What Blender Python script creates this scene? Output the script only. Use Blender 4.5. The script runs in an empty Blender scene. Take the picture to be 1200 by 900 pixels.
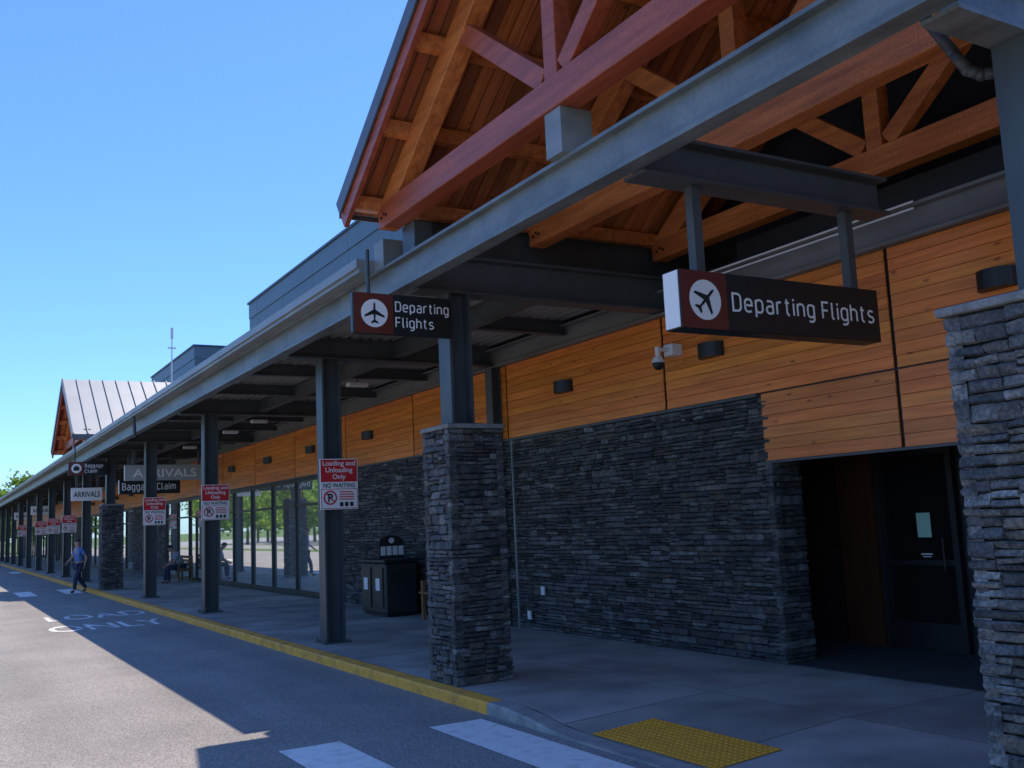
import bpy, math, random
from mathutils import Vector, Matrix
random.seed(7)
R=random.random
def U(a,b): return a+(b-a)*random.random()
scene=bpy.context.scene
COL=scene.collection

# ---------------------------------------------------------------- materials
def _n(nt,t,**k):
    n=nt.nodes.new(t)
    for a,b in k.items(): setattr(n,a,b)
    return n
def mat(name,col,rough=.6,metal=0.,col2=None,scale=4.,detail=6,stretch=(1,1,1),bump=0.,bscale=60.,bdist=.01,attr=False,spec=.5,
        fine=None,fscale=120.,knots=False,lo=.3,hi=.7,streak=None,transl=None,slo=.72):
    m=bpy.data.materials.new(name); m.use_nodes=True; nt=m.node_tree; L=nt.links
    b=nt.nodes['Principled BSDF']
    b.inputs['Roughness'].default_value=rough; b.inputs['Metallic'].default_value=metal
    b.inputs['Specular IOR Level'].default_value=spec
    tc=_n(nt,'ShaderNodeTexCoord'); mp=_n(nt,'ShaderNodeMapping'); mp.inputs['Scale'].default_value=stretch
    L.new(tc.outputs['Object'],mp.inputs['Vector'])
    if col2 is None: col2=tuple(c*.75 for c in col)
    nz=_n(nt,'ShaderNodeTexNoise'); nz.inputs['Scale'].default_value=scale; nz.inputs['Detail'].default_value=detail
    L.new(mp.outputs[0],nz.inputs['Vector'])
    rp=_n(nt,'ShaderNodeValToRGB'); rp.color_ramp.elements[0].position=lo; rp.color_ramp.elements[1].position=hi
    rp.color_ramp.elements[0].color=(*col2,1); rp.color_ramp.elements[1].color=(*col,1)
    L.new(nz.outputs['Fac'],rp.inputs[0]); out=rp.outputs[0]
    def mul(a,bb,fac=1.):
        x=_n(nt,'ShaderNodeMix',data_type='RGBA',blend_type='MULTIPLY'); x.inputs[0].default_value=fac
        L.new(a,x.inputs[6]); L.new(bb,x.inputs[7]); return x.outputs[2]
    if attr:
        at=_n(nt,'ShaderNodeAttribute'); at.attribute_name='Col'; out=mul(out,at.outputs['Color'])
        if knots:
            ad=_n(nt,'ShaderNodeVectorMath',operation='MULTIPLY_ADD'); ad.inputs[1].default_value=(37,53,71)
            L.new(at.outputs['Color'],ad.inputs[0]); L.new(mp.outputs[0],ad.inputs[2]); L.new(ad.outputs[0],nz.inputs['Vector'])
    if fine is not None:
        n2=_n(nt,'ShaderNodeTexNoise'); n2.inputs['Scale'].default_value=fscale; n2.inputs['Detail'].default_value=2
        L.new(tc.outputs['Object'],n2.inputs['Vector'])
        r2=_n(nt,'ShaderNodeValToRGB'); r2.color_ramp.elements[0].position=.35; r2.color_ramp.elements[1].position=.65
        a=1-fine; r2.color_ramp.elements[0].color=(a,a,a,1); z=1+fine; r2.color_ramp.elements[1].color=(z,z,z,1)
        L.new(n2.outputs['Fac'],r2.inputs[0]); out=mul(out,r2.outputs[0])
    if streak is not None:
        n3=_n(nt,'ShaderNodeTexNoise'); n3.inputs['Scale'].default_value=1.; n3.inputs['Detail'].default_value=5
        m3=_n(nt,'ShaderNodeMapping'); m3.inputs['Scale'].default_value=streak
        L.new(tc.outputs['Object'],m3.inputs['Vector']); L.new(m3.outputs[0],n3.inputs['Vector'])
        r3=_n(nt,'ShaderNodeValToRGB'); r3.color_ramp.elements[0].position=.35; r3.color_ramp.elements[1].position=.6
        r3.color_ramp.elements[0].color=(slo,slo,slo,1); r3.color_ramp.elements[1].color=(1,1,1,1)
        L.new(n3.outputs['Fac'],r3.inputs[0]); out=mul(out,r3.outputs[0])
    if knots:
        v=_n(nt,'ShaderNodeTexVoronoi'); v.inputs['Scale'].default_value=1.
        mk=_n(nt,'ShaderNodeMapping'); mk.inputs['Scale'].default_value=(3.5,2.4,6.5)
        L.new(tc.outputs['Object'],mk.inputs['Vector']); L.new(mk.outputs[0],v.inputs['Vector'])
        rk=_n(nt,'ShaderNodeValToRGB'); rk.color_ramp.elements[0].position=.05; rk.color_ramp.elements[1].position=.11
        rk.color_ramp.elements[0].color=(.45,.33,.25,1); rk.color_ramp.elements[1].color=(1,1,1,1)
        L.new(v.outputs['Distance'],rk.inputs[0]); out=mul(out,rk.outputs[0])
    L.new(out,b.inputs['Base Color'])
    if bump>0:
        nb=_n(nt,'ShaderNodeTexNoise'); nb.inputs['Scale'].default_value=bscale; nb.inputs['Detail'].default_value=5
        L.new(mp.outputs[0] if knots else tc.outputs['Object'],nb.inputs['Vector'])
        bp=_n(nt,'ShaderNodeBump'); bp.inputs['Strength'].default_value=bump; bp.inputs['Distance'].default_value=bdist
        L.new(nb.outputs['Fac'],bp.inputs['Height']); L.new(bp.outputs[0],b.inputs['Normal'])
    if transl:
        t=_n(nt,'ShaderNodeBsdfTranslucent'); t.inputs[0].default_value=(*transl,1); mx=_n(nt,'ShaderNodeMixShader'); mx.inputs[0].default_value=.5
        L.new(b.outputs[0],mx.inputs[1]); L.new(t.outputs[0],mx.inputs[2]); L.new(mx.outputs[0],nt.nodes['Material Output'].inputs[0])
    return m
M={}
M['asphalt']=mat('asphalt',(.36,.325,.285),.9,col2=(.275,.25,.22),scale=.7,detail=10,bump=.7,bscale=130,bdist=.01,fine=.5,fscale=90,streak=(1.2,.12,1),slo=.86)
M['lot']=mat('lot_asphalt',(.36,.34,.31),.9,scale=.3,fine=.2,fscale=60)
M['grass']=mat('grass',(.13,.20,.035),.9,col2=(.07,.12,.02),scale=3,bump=.6,bscale=30,bdist=.05)
M['concrete']=mat('concrete',(.45,.42,.36),.85,col2=(.33,.305,.265),scale=1.6,detail=9,attr=True,bump=.25,bscale=90,bdist=.004,fine=.12,fscale=200,streak=(.8,.8,.8))
M['joint']=mat('joint_dark',(.06,.056,.05),.95)
M['kerb']=mat('kerb_concrete',(.42,.39,.34),.85,col2=(.25,.235,.21),scale=6,bump=.3,bscale=60,fine=.15)
M['yellow']=mat('kerb_yellow_paint',(.98,.43,.05),.7,col2=(.64,.27,.05),scale=5,detail=10,bump=.3,bscale=50,lo=.28,hi=.55,fine=.15,fscale=90)
M['tactile']=mat('tactile_yellow',(1.0,.44,.03),.6,col2=(.84,.35,.03),scale=8,fine=.1)
M['paint']=mat('road_paint_white',(.92,.88,.80),.7,col2=(.74,.70,.64),scale=9,detail=12,lo=.32,hi=.5,fine=.10,fscale=150)
M['paint_worn']=mat('worn_road_paint',(.88,.85,.8),.8,col2=(.46,.43,.40),scale=3.5,detail=14,lo=.40,hi=.54,fine=.25,fscale=60)
M['steel']=mat('painted_steel',(.075,.088,.088),.42,col2=(.055,.066,.067),scale=2.5,detail=8,bump=.08,bscale=15,streak=(3,3,.6),spec=.5)
M['steel_light']=mat('painted_steel_weathered',(.20,.22,.205),.42,col2=(.13,.148,.145),scale=3.5,detail=12,bump=.08,bscale=15,streak=(5,.8,5),spec=.5,slo=.6,fine=.08,fscale=30)
M['steel_dark']=mat('painted_steel_dark',(.085,.093,.090),.5,col2=(.062,.068,.068),scale=3,detail=8)
M['coping']=mat('coping_metal',(.28,.295,.27),.4,col2=(.22,.235,.22),scale=1.5,detail=6,streak=(3,.8,3))
M['wallbeam']=mat('wall_beam_paint',(.21,.205,.185),.5,col2=(.17,.165,.15),scale=1.5,detail=6,streak=(3,.8,3))
M['deck']=mat('metal_deck',(.30,.295,.27),.5,scale=2)
M['stone']=mat('ledge_stone',(1,.95,.86),.72,col2=(.42,.41,.40),scale=11,detail=12,attr=True,bump=1.,bscale=22,bdist=.014,fine=.4,fscale=50)
M['mortar']=mat('mortar_shadow',(.015,.015,.015),.95)
M['cap']=mat('cap_stone',(.27,.26,.235),.8,col2=(.17,.165,.15),scale=12,bump=.6,bscale=60,fine=.25)
M['cedar']=mat('cedar_board',(.95,.29,.045),.40,col2=(.64,.17,.022),scale=1,detail=9,stretch=(8,1.3,24),attr=True,knots=True,bump=.1,bscale=1.5)
M['plank']=mat('roof_plank',(.62,.19,.05),.6,col2=(.34,.09,.024),scale=1,detail=8,stretch=(22,1.6,1.6),attr=True,knots=True)
M['timber']=mat('truss_timber',(.76,.24,.06),.42,col2=(.44,.12,.03),scale=1,detail=9,stretch=(14,1.2,14),bump=.15,bscale=1.5,fine=.15,fscale=60)
M['timber_red_skylit']=mat('truss_timber_red_skylit',(.46,.10,.038),.4,col2=(.27,.052,.022),scale=1,detail=9,stretch=(14,1.2,14),bump=.15,bscale=1.5,fine=.15,fscale=60)  # red stain, with pink sky light on the front truss put into the colour
M['roofmetal']=mat('standing_seam_metal',(.29,.31,.32),.45,col2=(.24,.255,.265),scale=1.5,metal=.1)
M['roofedge']=mat('roof_edge_metal',(.10,.11,.12),.4)
M['penthouse']=mat('blue_metal_panel',(.10,.15,.18),.5,col2=(.085,.13,.155),scale=.8,attr=True)
M['black']=mat('black_metal',(.014,.014,.014),.45)
M['darkwall']=mat('dark_wall',(.02,.021,.022),.8)
M['frame']=mat('window_frame',(.025,.027,.027),.4)
M['glass']=mat('window_glass',(.9,.92,.86),.015,metal=.85,col2=(.9,.92,.86),spec=.9)
M['dglass']=mat('door_glass',(.010,.011,.011),.10,col2=(.010,.011,.011),spec=.15)
M['white']=mat('white_plastic',(.78,.77,.74),.5,col2=(.70,.69,.67))
M['sign_black']=mat('sign_black',(.010,.014,.013),.4,col2=(.010,.014,.013))
M['sign_brown']=mat('sign_brown',(.15,.026,.012),.4,col2=(.13,.022,.010))
M['sign_red']=mat('sign_red',(.66,.018,.022),.45,col2=(.6,.016,.02))
M['sign_white']=mat('sign_white',(.92,.88,.81),.5,col2=(.88,.84,.77))
M['sign_grey']=mat('sign_grey',(.38,.39,.37),.5,col2=(.36,.37,.35))
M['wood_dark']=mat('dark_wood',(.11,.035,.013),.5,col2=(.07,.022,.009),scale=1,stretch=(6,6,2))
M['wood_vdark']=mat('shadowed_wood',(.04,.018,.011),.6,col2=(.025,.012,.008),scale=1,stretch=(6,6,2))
M['bin']=mat('bin_plastic',(.022,.023,.024),.45)
M['bark']=mat('bark',(.10,.07,.05),.9,bump=.6,bscale=20)
M['leaf']=mat('leaves',(.15,.26,.03),.6,col2=(.08,.15,.018),scale=1.2,attr=True,transl=(.42,.62,.05))
M['skin']=mat('skin',(.5,.28,.2),.6,col2=(.45,.25,.18))
M['shirt']=mat('blue_shirt',(.12,.22,.48),.8)
M['shirt_light']=mat('light_shirt',(.30,.36,.42),.8)
M['jeans']=mat('dark_jeans',(.03,.045,.09),.85)
M['hair']=mat('hair',(.05,.035,.025),.7)
M['shoe']=mat('shoe',(.03,.025,.02),.6)
M['notice']=mat('notice_paper',(.40,.62,.48),.7,col2=(.38,.6,.46))
M['cedar2']=mat('bench_wood',(.26,.13,.05),.6,col2=(.18,.08,.03),scale=1,stretch=(10,1.5,10))

# ---------------------------------------------------------------- mesh builder
class MB:
    def __init__(s): s.v=[];s.f=[];s.c=[];s.has=False
    def add(s,vs,fs,col=None):
        o=len(s.v); s.v+= [tuple(v) for v in vs]
        for f in fs: s.f.append(tuple(i+o for i in f)); s.c.append(col or (1,1,1))
        if col: s.has=True
    def box(s,x0,x1,y0,y1,z0,z1,col=None):
        s.add([(x0,y0,z0),(x1,y0,z0),(x1,y1,z0),(x0,y1,z0),(x0,y0,z1),(x1,y0,z1),(x1,y1,z1),(x0,y1,z1)],
              [(0,3,2,1),(4,5,6,7),(0,1,5,4),(1,2,6,5),(2,3,7,6),(3,0,4,7)],col)
    def beam(s,p0,p1,w,h,side=(1,0,0),col=None):
        p0=Vector(p0);p1=Vector(p1);d=(p1-p0).normalized();sd=Vector(side);sd=(sd-sd.dot(d)*d).normalized();up=d.cross(sd)
        a=sd*w/2;b=up*h/2
        vs=[p0-a-b,p0+a-b,p0+a+b,p0-a+b,p1-a-b,p1+a-b,p1+a+b,p1-a+b]
        s.add(vs,[(0,1,2,3),(7,6,5,4),(0,4,5,1),(1,5,6,2),(2,6,7,3),(3,7,4,0)],col)
    def cyl(s,p0,p1,r0,r1=None,n=12,col=None):
        r1=r0 if r1 is None else r1
        p0=Vector(p0);p1=Vector(p1);d=(p1-p0).normalized();a=d.orthogonal().normalized();b=d.cross(a)
        vs=[];
        for p,r in((p0,r0),(p1,r1)):
            for i in range(n):
                t=2*math.pi*i/n; vs.append(p+a*math.cos(t)*r+b*math.sin(t)*r)
        fs=[(i,(i+1)%n,n+(i+1)%n,n+i) for i in range(n)]+[tuple(range(n-1,-1,-1)),tuple(range(n,2*n))]
        s.add(vs,fs,col)
    def sphere(s,c,r,nu=12,nv=8,col=None,z0=-1.):
        vs=[];fs=[]
        rx,ry,rz=(r,r,r) if not isinstance(r,tuple) else r
        for j in range(nv+1):
            ph=math.asin(z0)+(math.pi/2-math.asin(z0))*j/nv
            for i in range(nu):
                t=2*math.pi*i/nu
                vs.append((c[0]+rx*math.cos(ph)*math.cos(t),c[1]+ry*math.cos(ph)*math.sin(t),c[2]+rz*math.sin(ph)))
        for j in range(nv):
            for i in range(nu):
                fs.append((j*nu+i,j*nu+(i+1)%nu,(j+1)*nu+(i+1)%nu,(j+1)*nu+i))
        fs.append(tuple(range(nu-1,-1,-1)))
        s.add(vs,fs,col)
    def prismY(s,poly,y0,y1,col=None):
        n=len(poly)
        vs=[(x,y0,z) for x,z in poly]+[(x,y1,z) for x,z in poly]
        s.add(vs,[tuple(range(n)),tuple(range(2*n-1,n-1,-1))]+[(i,n+i,n+(i+1)%n,(i+1)%n) for i in range(n)],col)
    def prismX(s,poly,x0,x1,col=None):
        n=len(poly)
        vs=[(x0,y,z) for y,z in poly]+[(x1,y,z) for y,z in poly]
        s.add(vs,[tuple(range(n-1,-1,-1)),tuple(range(n,2*n))]+[(i,(i+1)%n,n+(i+1)%n,n+i) for i in range(n)],col)
    def obj(s,name,m,origin=(0,0,0),smooth=False):
        me=bpy.data.meshes.new(name); o=Vector(origin)
        me.from_pydata([Vector(v)-o for v in s.v],[],s.f); me.update()
        if s.has:
            ca=me.color_attributes.new('Col','FLOAT_COLOR','CORNER'); buf=[]
            for f,c in zip(s.f,s.c): buf+= [c[0],c[1],c[2],1.]*len(f)
            ca.data.foreach_set('color',buf)
        if smooth: me.polygons.foreach_set('use_smooth',[True]*len(me.polygons))
        me.materials.append(m)
        ob=bpy.data.objects.new(name,me); COL.objects.link(ob); return ob
def thing(name,label,cat,loc,group=None):
    e=bpy.data.objects.new(name,None); e.empty_display_size=.2; e.location=loc; COL.objects.link(e)
    e['label']=label; e['category']=cat
    if group: e['group']=group
    e['o']=list(loc); return e
def part(mb,name,m,th,parent=None,smooth=False,bevel=0,label=None):
    ob=mb.obj(name,m,th['o'],smooth); ob.parent=parent or th
    if bevel:
        b=ob.modifiers.new('b','BEVEL'); b.width=bevel; b.segments=2; b.limit_method='ANGLE'
    if label: ob['label']=label
    return ob
def single(mb,name,m,label,cat,group=None,smooth=False):
    ob=mb.obj(name,m,mb.v[0],smooth); ob.location=mb.v[0]; ob['label']=label; ob['category']=cat
    if group: ob['group']=group
    return ob
def structure(mb,name,m):
    ob=mb.obj(name,m); ob['kind']='structure'; return ob
def copy_tree(o,loc=None,parent=None):
    c=o.copy(); COL.objects.link(c)
    if parent: c.parent=parent
    if loc is not None: c.location=loc
    for ch in o.children:
        copy_tree(ch,None,c)
    return c
def ibx(mb,x0,x1,yc,w,z0,z1,tf=.025,tw=.02):
    mb.box(x0,x1,yc-w/2,yc+w/2,z0,z0+tf); mb.box(x0,x1,yc-w/2,yc+w/2,z1-tf,z1); mb.box(x0,x1,yc-tw/2,yc+tw/2,z0+tf,z1-tf)
def iby(mb,y0,y1,xc,w,z0,z1,tf=.03,tw=.02):
    mb.box(xc-w/2,xc+w/2,y0,y1,z0,z0+tf); mb.box(xc-w/2,xc+w/2,y0,y1,z1-tf,z1); mb.box(xc-tw/2,xc+tw/2,y0,y1,z0+tf,z1-tf)
def hcol(mb,xc,yc,w,d,z0,z1,tf=.03):
    mb.box(xc-w/2,xc-w/2+tf,yc-d/2,yc+d/2,z0,z1); mb.box(xc+w/2-tf,xc+w/2,yc-d/2,yc+d/2,z0,z1); mb.box(xc-w/2+tf,xc+w/2-tf,yc-.012,yc+.012,z0,z1)

def text_mb(s,width,height,x,y,z,mb=None,align='L',bold=.0,depth=.004,sx=None):
    cu=bpy.data.curves.new('t','FONT'); cu.body=s; cu.size=1.; cu.offset=bold; cu.extrude=.0
    cu.resolution_u=3
    ob=bpy.data.objects.new('t',cu); COL.objects.link(ob)
    dg=bpy.context.evaluated_depsgraph_get(); me=bpy.data.meshes.new_from_object(ob.evaluated_get(dg))
    xs=[v.co.x for v in me.vertices]; x0=min(xs);x1=max(xs)
    kx=width/(x1-x0); kz=height/.73
    mb=mb or MB()
    off=x if align=='L' else x-width/2
    mb.add([(off+(v.co.x-x0)*kx,y-depth,z+v.co.y*kz) for v in me.vertices],[tuple(p.vertices) for p in me.polygons])
    bpy.data.objects.remove(ob); bpy.data.curves.remove(cu); bpy.data.meshes.remove(me)
    return mb
def arc(cx,cy,rx,ry,a0,a1,n=7):
    return [(cx+rx*math.cos(math.radians(a0+(a1-a0)*i/n)),cy+ry*math.sin(math.radians(a0+(a1-a0)*i/n))) for i in range(n+1)]
W_=.46; XH=.74
bowl=arc(.20,.22,.20,.22,180,270)+arc(W_-.20,.22,.20,.22,270,360)+arc(W_-.20,XH-.22,.20,.22,0,90)+arc(.20,XH-.22,.20,.22,90,180)+[(0,.22)]
arch=[(0,XH-.24)]+arc(.21,XH-.22,.21,.22,170,90)+arc(W_-.21,XH-.22,.21,.22,90,0)+[(W_,0)]
GL={
'D':(.52,[[(0,0),(0,1)]+arc(.28,.76,.24,.24,90,0)+arc(.28,.24,.24,.24,0,-90)+[(0,0)]]),
'e':(W_,[[(0,.38),(W_,.38)]+arc(W_-.20,XH-.22,.20,.22,0,90)+arc(.20,XH-.22,.20,.22,90,180)+arc(.21,.22,.21,.22,180,270)+[(.30,0),(.43,.05)]]),
'p':(W_,[[(0,-.28),(0,XH)],bowl]),
'a':(.44,[[(.05,.69),(.12,XH)]+arc(.24,XH-.2,.20,.20,90,0)+[(.44,0)],[(.44,.43),(.2,.43)]+arc(.2,.215,.2,.215,90,270)+[(.32,0),(.44,.07)]]),
'r':(.30,[[(0,0),(0,XH)],[(0,.48)]+arc(.2,.52,.2,.22,165,90)+[(.31,XH-.01)]]),
't':(.32,[[(.12,.96),(.12,.2)]+arc(.30,.2,.18,.2,180,270),[(0,XH),(.30,XH)]]),
'i':(0.0,[[(0,0),(0,XH)],[(0,.88),(0,1.02)]]),
'n':(W_,[[(0,0),(0,XH)],arch]),
'g':(W_,[bowl,[(W_,XH),(W_,-.08)]+arc(W_-.2,-.08,.2,.2,0,-90)+[(.06,-.26)]]),
'F':(.44,[[(0,0),(0,1),(.46,1)],[(0,.5),(.4,.5)]]),
'l':(.14,[[(0,1.02),(0,.16)]+arc(.14,.16,.14,.16,180,270)]),
'h':(W_,[[(0,0),(0,1.02)],arch]),
's':(.42,[[(.40,.67)]+arc(.22,.56,.20,.18,70,200,8)+[(.12,.39),(.30,.35)]+arc(.22,.18,.21,.18,60,-90,8)+[(.1,.01),(0,.06)]]),
'B':(.50,[[(0,0),(0,1)]+arc(.25,.76,.22,.24,90,-90)+[(0,.52)],[(.25,.52)]+arc(.26,.26,.24,.26,90,-90)+[(0,0)]]),
'm':(.76,[[(0,0),(0,XH)],[(0,.5)]+arc(.19,XH-.2,.19,.2,170,0)+[(.38,0)],[(.38,.5)]+arc(.57,XH-.2,.19,.2,170,0)+[(.76,0)]]),
'C':(.5,[arc(.26,.74,.24,.26,20,180)+arc(.26,.26,.26,.26,180,340)]),
}
def stroke_text(s,height,x,y,z,width=None,sw_=.13):
    adv=0; items=[]; gap=.29
    for ch in s:
        if ch==' ': adv+=.36; continue
        w,ps=GL[ch]; items.append((adv,ps)); adv+=w+gap
    adv-=gap
    kz=height; kx=(width/adv) if width else height
    mb=MB(); lay=0
    for a,ps in items:
        for pl_ in ps:
            lay+=1; pts=[pl_[0]]
            for q in pl_[1:]:
                if (q[0]-pts[-1][0])**2+(q[1]-pts[-1][1])**2>1e-5: pts.append(q)
            n=len(pts); L_=[];R_=[]; closed=(pts[0][0]-pts[-1][0])**2+(pts[0][1]-pts[-1][1])**2<1e-3
            for i in range(n):
                def dr(p,q):
                    v=Vector((q[0]-p[0],q[1]-p[1])); return v.normalized()
                d0=dr(pts[i-1],pts[i]) if i>0 else (dr(pts[-2],pts[-1]) if closed else dr(pts[0],pts[1]))
                d1=dr(pts[i],pts[i+1]) if i<n-1 else (dr(pts[0],pts[1]) if closed else d0)
                t=(d0+d1); t=t.normalized() if t.length>.1 else d0
                k=1/max(.6,t.dot(d0)); nn=Vector((-t.y,t.x))*sw_/2*k; p=Vector(pts[i])
                L_.append(p+nn);R_.append(p-nn)
            yy=y-.002-.0003*(lay%3)
            vs=[(x+(a+q.x)*kx,yy,z+q.y*kz) for q in L_+R_]
            mb.add(vs,[(i,i+1,n+i+1,n+i) for i in range(n-1)])
    return mb
def disc(mb,x,y,z,r,n=32):
    mb.add([(x+r*math.cos(2*math.pi*i/n),y,z+r*math.sin(2*math.pi*i/n)) for i in range(n)],[tuple(range(n))])
def ring(mb,x,y,z,r,r2,n=32):
    vs=[(x+q*math.cos(2*math.pi*i/n),y,z+q*math.sin(2*math.pi*i/n)) for q in(r,r2) for i in range(n)]
    mb.add(vs,[(i,(i+1)%n,n+(i+1)%n,n+i) for i in range(n)])
PL=[(0,1),(.09,.85),(.1,.32),(.95,-.2),(.95,-.38),(.1,-.1),(.07,-.6),(.34,-.8),(.34,-.95),(0,-.85)]
def plane_icon(mb,x,y,z,r,ang):
    pts=PL+[(-a,b) for a,b in PL[-2:0:-1]]
    c,s=math.cos(ang),math.sin(ang)
    mb.add([(x+r*(a*c-b*s),y,z+r*(a*s+b*c)) for a,b in pts],[tuple(range(len(pts)-1,-1,-1))])

# ---------------------------------------------------------------- stone
STC=[(.12,.12,.122),(.085,.086,.088),(.15,.15,.15),(.058,.059,.06),(.10,.10,.102),(.135,.13,.12),(.20,.20,.195),(.07,.07,.073),(.12,.102,.085),(.09,.093,.097),(.062,.064,.065),(.165,.165,.163)]
def rock(mb,o,u,n,a,L,z0,z1,D,p,k=1.):
    seg=max(1,int(L/.06)); col=random.choice(STC); q=U(.78,1.18)*k; col=tuple(c*q for c in col)
    b=min(.010,(z1-z0)*.2); vs=[];fs=[]
    tilt=U(-.009,.009); lean=U(-.008,.008)
    for i in range(seg+1):
        t=i/seg; e=(U(.004,.012) if i in(0,seg) else 0); jj=U(-.007,.007); s=a+L*t+(U(-.01,.01) if 0<i<seg else 0)
        zt=z1+U(-.006,.001)+tilt*(t-.5); zb=z0+U(-.001,.005)+tilt*(t-.5)
        if zt-zb<.012: zt=zb+.012
        bb=min(b,(zt-zb)*.3)
        for zz,nn in((zb,-D),(zb,p-bb-e-.004),(zb+bb,p-e+jj-lean),(zt-bb,p-e+jj+U(-.005,.005)+lean),(zt,p-bb-e),(zt,-D)):
            vs.append((o[0]+u[0]*s+n[0]*nn,o[1]+u[1]*s+n[1]*nn,zz))
    for i in range(seg):
        for j in range(5): fs.append((i*6+j,i*6+j+1,i*6+6+j+1,i*6+6+j))
    fs.append(tuple(range(5,-1,-1))); fs.append(tuple(seg*6+j for j in range(6)))
    mb.add(vs,fs,col)
def courses(z0,z1,lo=.035,hi=.085):
    zs=[z0]
    while zs[-1]<z1-hi*1.3: zs.append(zs[-1]+U(lo,hi))
    zs.append(z1); return zs
def stone_wall(mb,o,u,n,W,z0,z1,lmin=.12,lmax=.5,k=1.,ext=0,lo=.035,hi=.085,pr=.022):
    zs=courses(z0,z1,lo*2.2,hi*2.2)
    for a,b in zip(zs,zs[1:]):
        s=-ext*R()
        while s<W:
            L=lmin*1.6+(lmax-lmin)*R()**1.3
            if s+L>W-.1: L=W-s+ext*R()
            h=b-a; nl=max(1,min(4,int(round(h/U(lo,hi)))))
            cuts=[U(.75,1.25) for _ in range(nl)]; tot=sum(cuts); z=a
            for c in cuts:
                z2=z+h*c/tot; m=1 if L<.2 or R()<.5 else 2
                f=U(.35,.65)
                if m==1: rock(mb,o,u,n,s,L-.003,z+.001,z2-.0015,.08,U(0,pr),k)
                else:
                    rock(mb,o,u,n,s,L*f-.003,z+.001,z2-.0015,.08,U(0,pr),k); rock(mb,o,u,n,s+L*f,L*(1-f)-.003,z+.001,z2-.0015,.08,U(0,pr),k)
                z=z2
            s+=L

# ================================================================= GROUND
SW=.10
g=MB(); g.add([(-900,-600,-.012),(900,-600,-.012),(900,1500,-.012),(-900,1500,-.012)],[(0,1,2,3)]); structure(g,'ground',M['grass'])
g=MB(); g.add([(-7.5,-60,-.004),(4.6,-60,-.004),(4.6,300,-.004),(-7.5,300,-.004)],[(0,1,2,3)]); structure(g,'road',M['asphalt'])
g=MB(); g.add([(-70,-60,-.004),(-10.,-60,-.004),(-10.,200,-.004),(-70,200,-.004)],[(0,1,2,3)]); structure(g,'parking_ground',M['lot'])
def ramp(y):
    if y<3.9 or y>7.5: return 0
    if y<4.8: return (y-3.9)/.9
    if y>6.8: return (7.5-y)/.7
    return 1
def zf(x,y): return SW-.088*ramp(y)*max(0,min(1,(5.95-x)/1.5))
sw=MB(); jb=MB()
xs=[4.446,6.02,7.58]; y=-8.3
while y<125:
    y1=y+1.53; 
    for a,b in zip(xs,xs[1:]):
        nx=ny=4 if -1<y<8 else 1; c=U(.86,1.1); col=(c,c*U(.985,1.0),c*U(.96,1))
        vs=[];fs=[]
        for i in range(nx+1):
            for j in range(ny+1):
                px=a+.004+(b-a-.008)*i/nx; py=y+.005+(y1-y-.01)*j/ny; vs.append((px,py,zf(px,py)))
        for i in range(nx):
            for j in range(ny):
                q=i*(ny+1)+j; fs.append((q,q+ny+1,q+ny+2,q+1))
        sw.add(vs,fs,col)
        sw.add([(a+.004,y+.005,SW-.1),(b-.004,y+.005,SW-.1),(b-.004,y+.005,zf(b,y)),(a+.004,y+.005,zf(a,y))],[(0,1,2,3)],(.4,.4,.4))
    y=y1
structure(sw,'pavement',M['concrete'])
jb.box(4.44,10,-8.3,125,-.01,.006); structure(jb,'pavement_joint_bed',M['joint'])
def kerb(y0,y1,m,name):
    mb=MB(); y=y0
    while y<y1-.01:
        L=min(3.05 if y>8 else .4,y1-y); a=y; b=y+L-(.006 if y>8 else 0)
        za,zb=zf(4.45,a),zf(4.45,b); A=4.27;B=4.442
        mb.add([(A,a,-.02),(B,a,-.02),(B,b,-.02),(A,b,-.02),(A,a,max(.01,za-.018)),(B,a,za+.001),(B,b,zb+.001),(A,b,max(.01,zb-.018)),(A+.018,a,za),(A+.018,b,zb)],
          [(0,3,2,1),(8,5,6,9),(4,8,9,7),(0,1,5,8,4),(1,2,6,5),(2,3,7,9,6),(3,0,4,7)])
        y+=L
    return structure(mb,name,m)
kerb(-8.3,7.95,M['kerb'],'kerb'); kerb(7.955,125,M['yellow'],'kerb_painted')
mk=MB()
def bar(x0,x1,y0,y1): mk.add([(x0,y0,.001),(x1,y0,.001),(x1,y1,.001),(x0,y1,.001)],[(0,1,2,3)])
for x0 in(-4.1,-2.8,-1.5,-.2,1.08,2.36,3.64): bar(x0,x0+.5,4.7,7.82)
for x0 in(-2.8,-1.5,-.2,1.08,2.36,3.64): bar(x0,x0+.5,33.8,36.9)
for x0 in(-.2,1.08,2.36,3.64): bar(x0,x0+.5,58,61)
structure(mk,'crosswalk_marking',M['paint'])
def road_text(s,x0,w,y,h):
    t=text_mb(s,w,1.,x0,0,0,bold=.016)
    t.v=[(a,y+c*h,.002) for a,b,c in t.v]
    return t
t=road_text('ONLY',1.95,2.1,20.2,1.4); t2=road_text('LOAD',2.15,2.0,23.0,1.4); t.add(t2.v,t2.f); structure(t,'road_lettering',M['paint_worn'])
th=thing('tactile_paving_pad','yellow tactile warning pad on the kerb ramp','tactile paving',(4.46,5.2,.02))
mb=MB()
X0,X1,Y0,Y1=4.46,5.07,5.2,6.62
mb.add([(X0,Y0,zf(X0,Y0)+.006),(X1,Y0,zf(X1,Y0)+.006),(X1,Y1,zf(X1,Y1)+.006),(X0,Y1,zf(X0,Y1)+.006)],[(0,1,2,3)])
nx,ny=11,26
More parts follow.
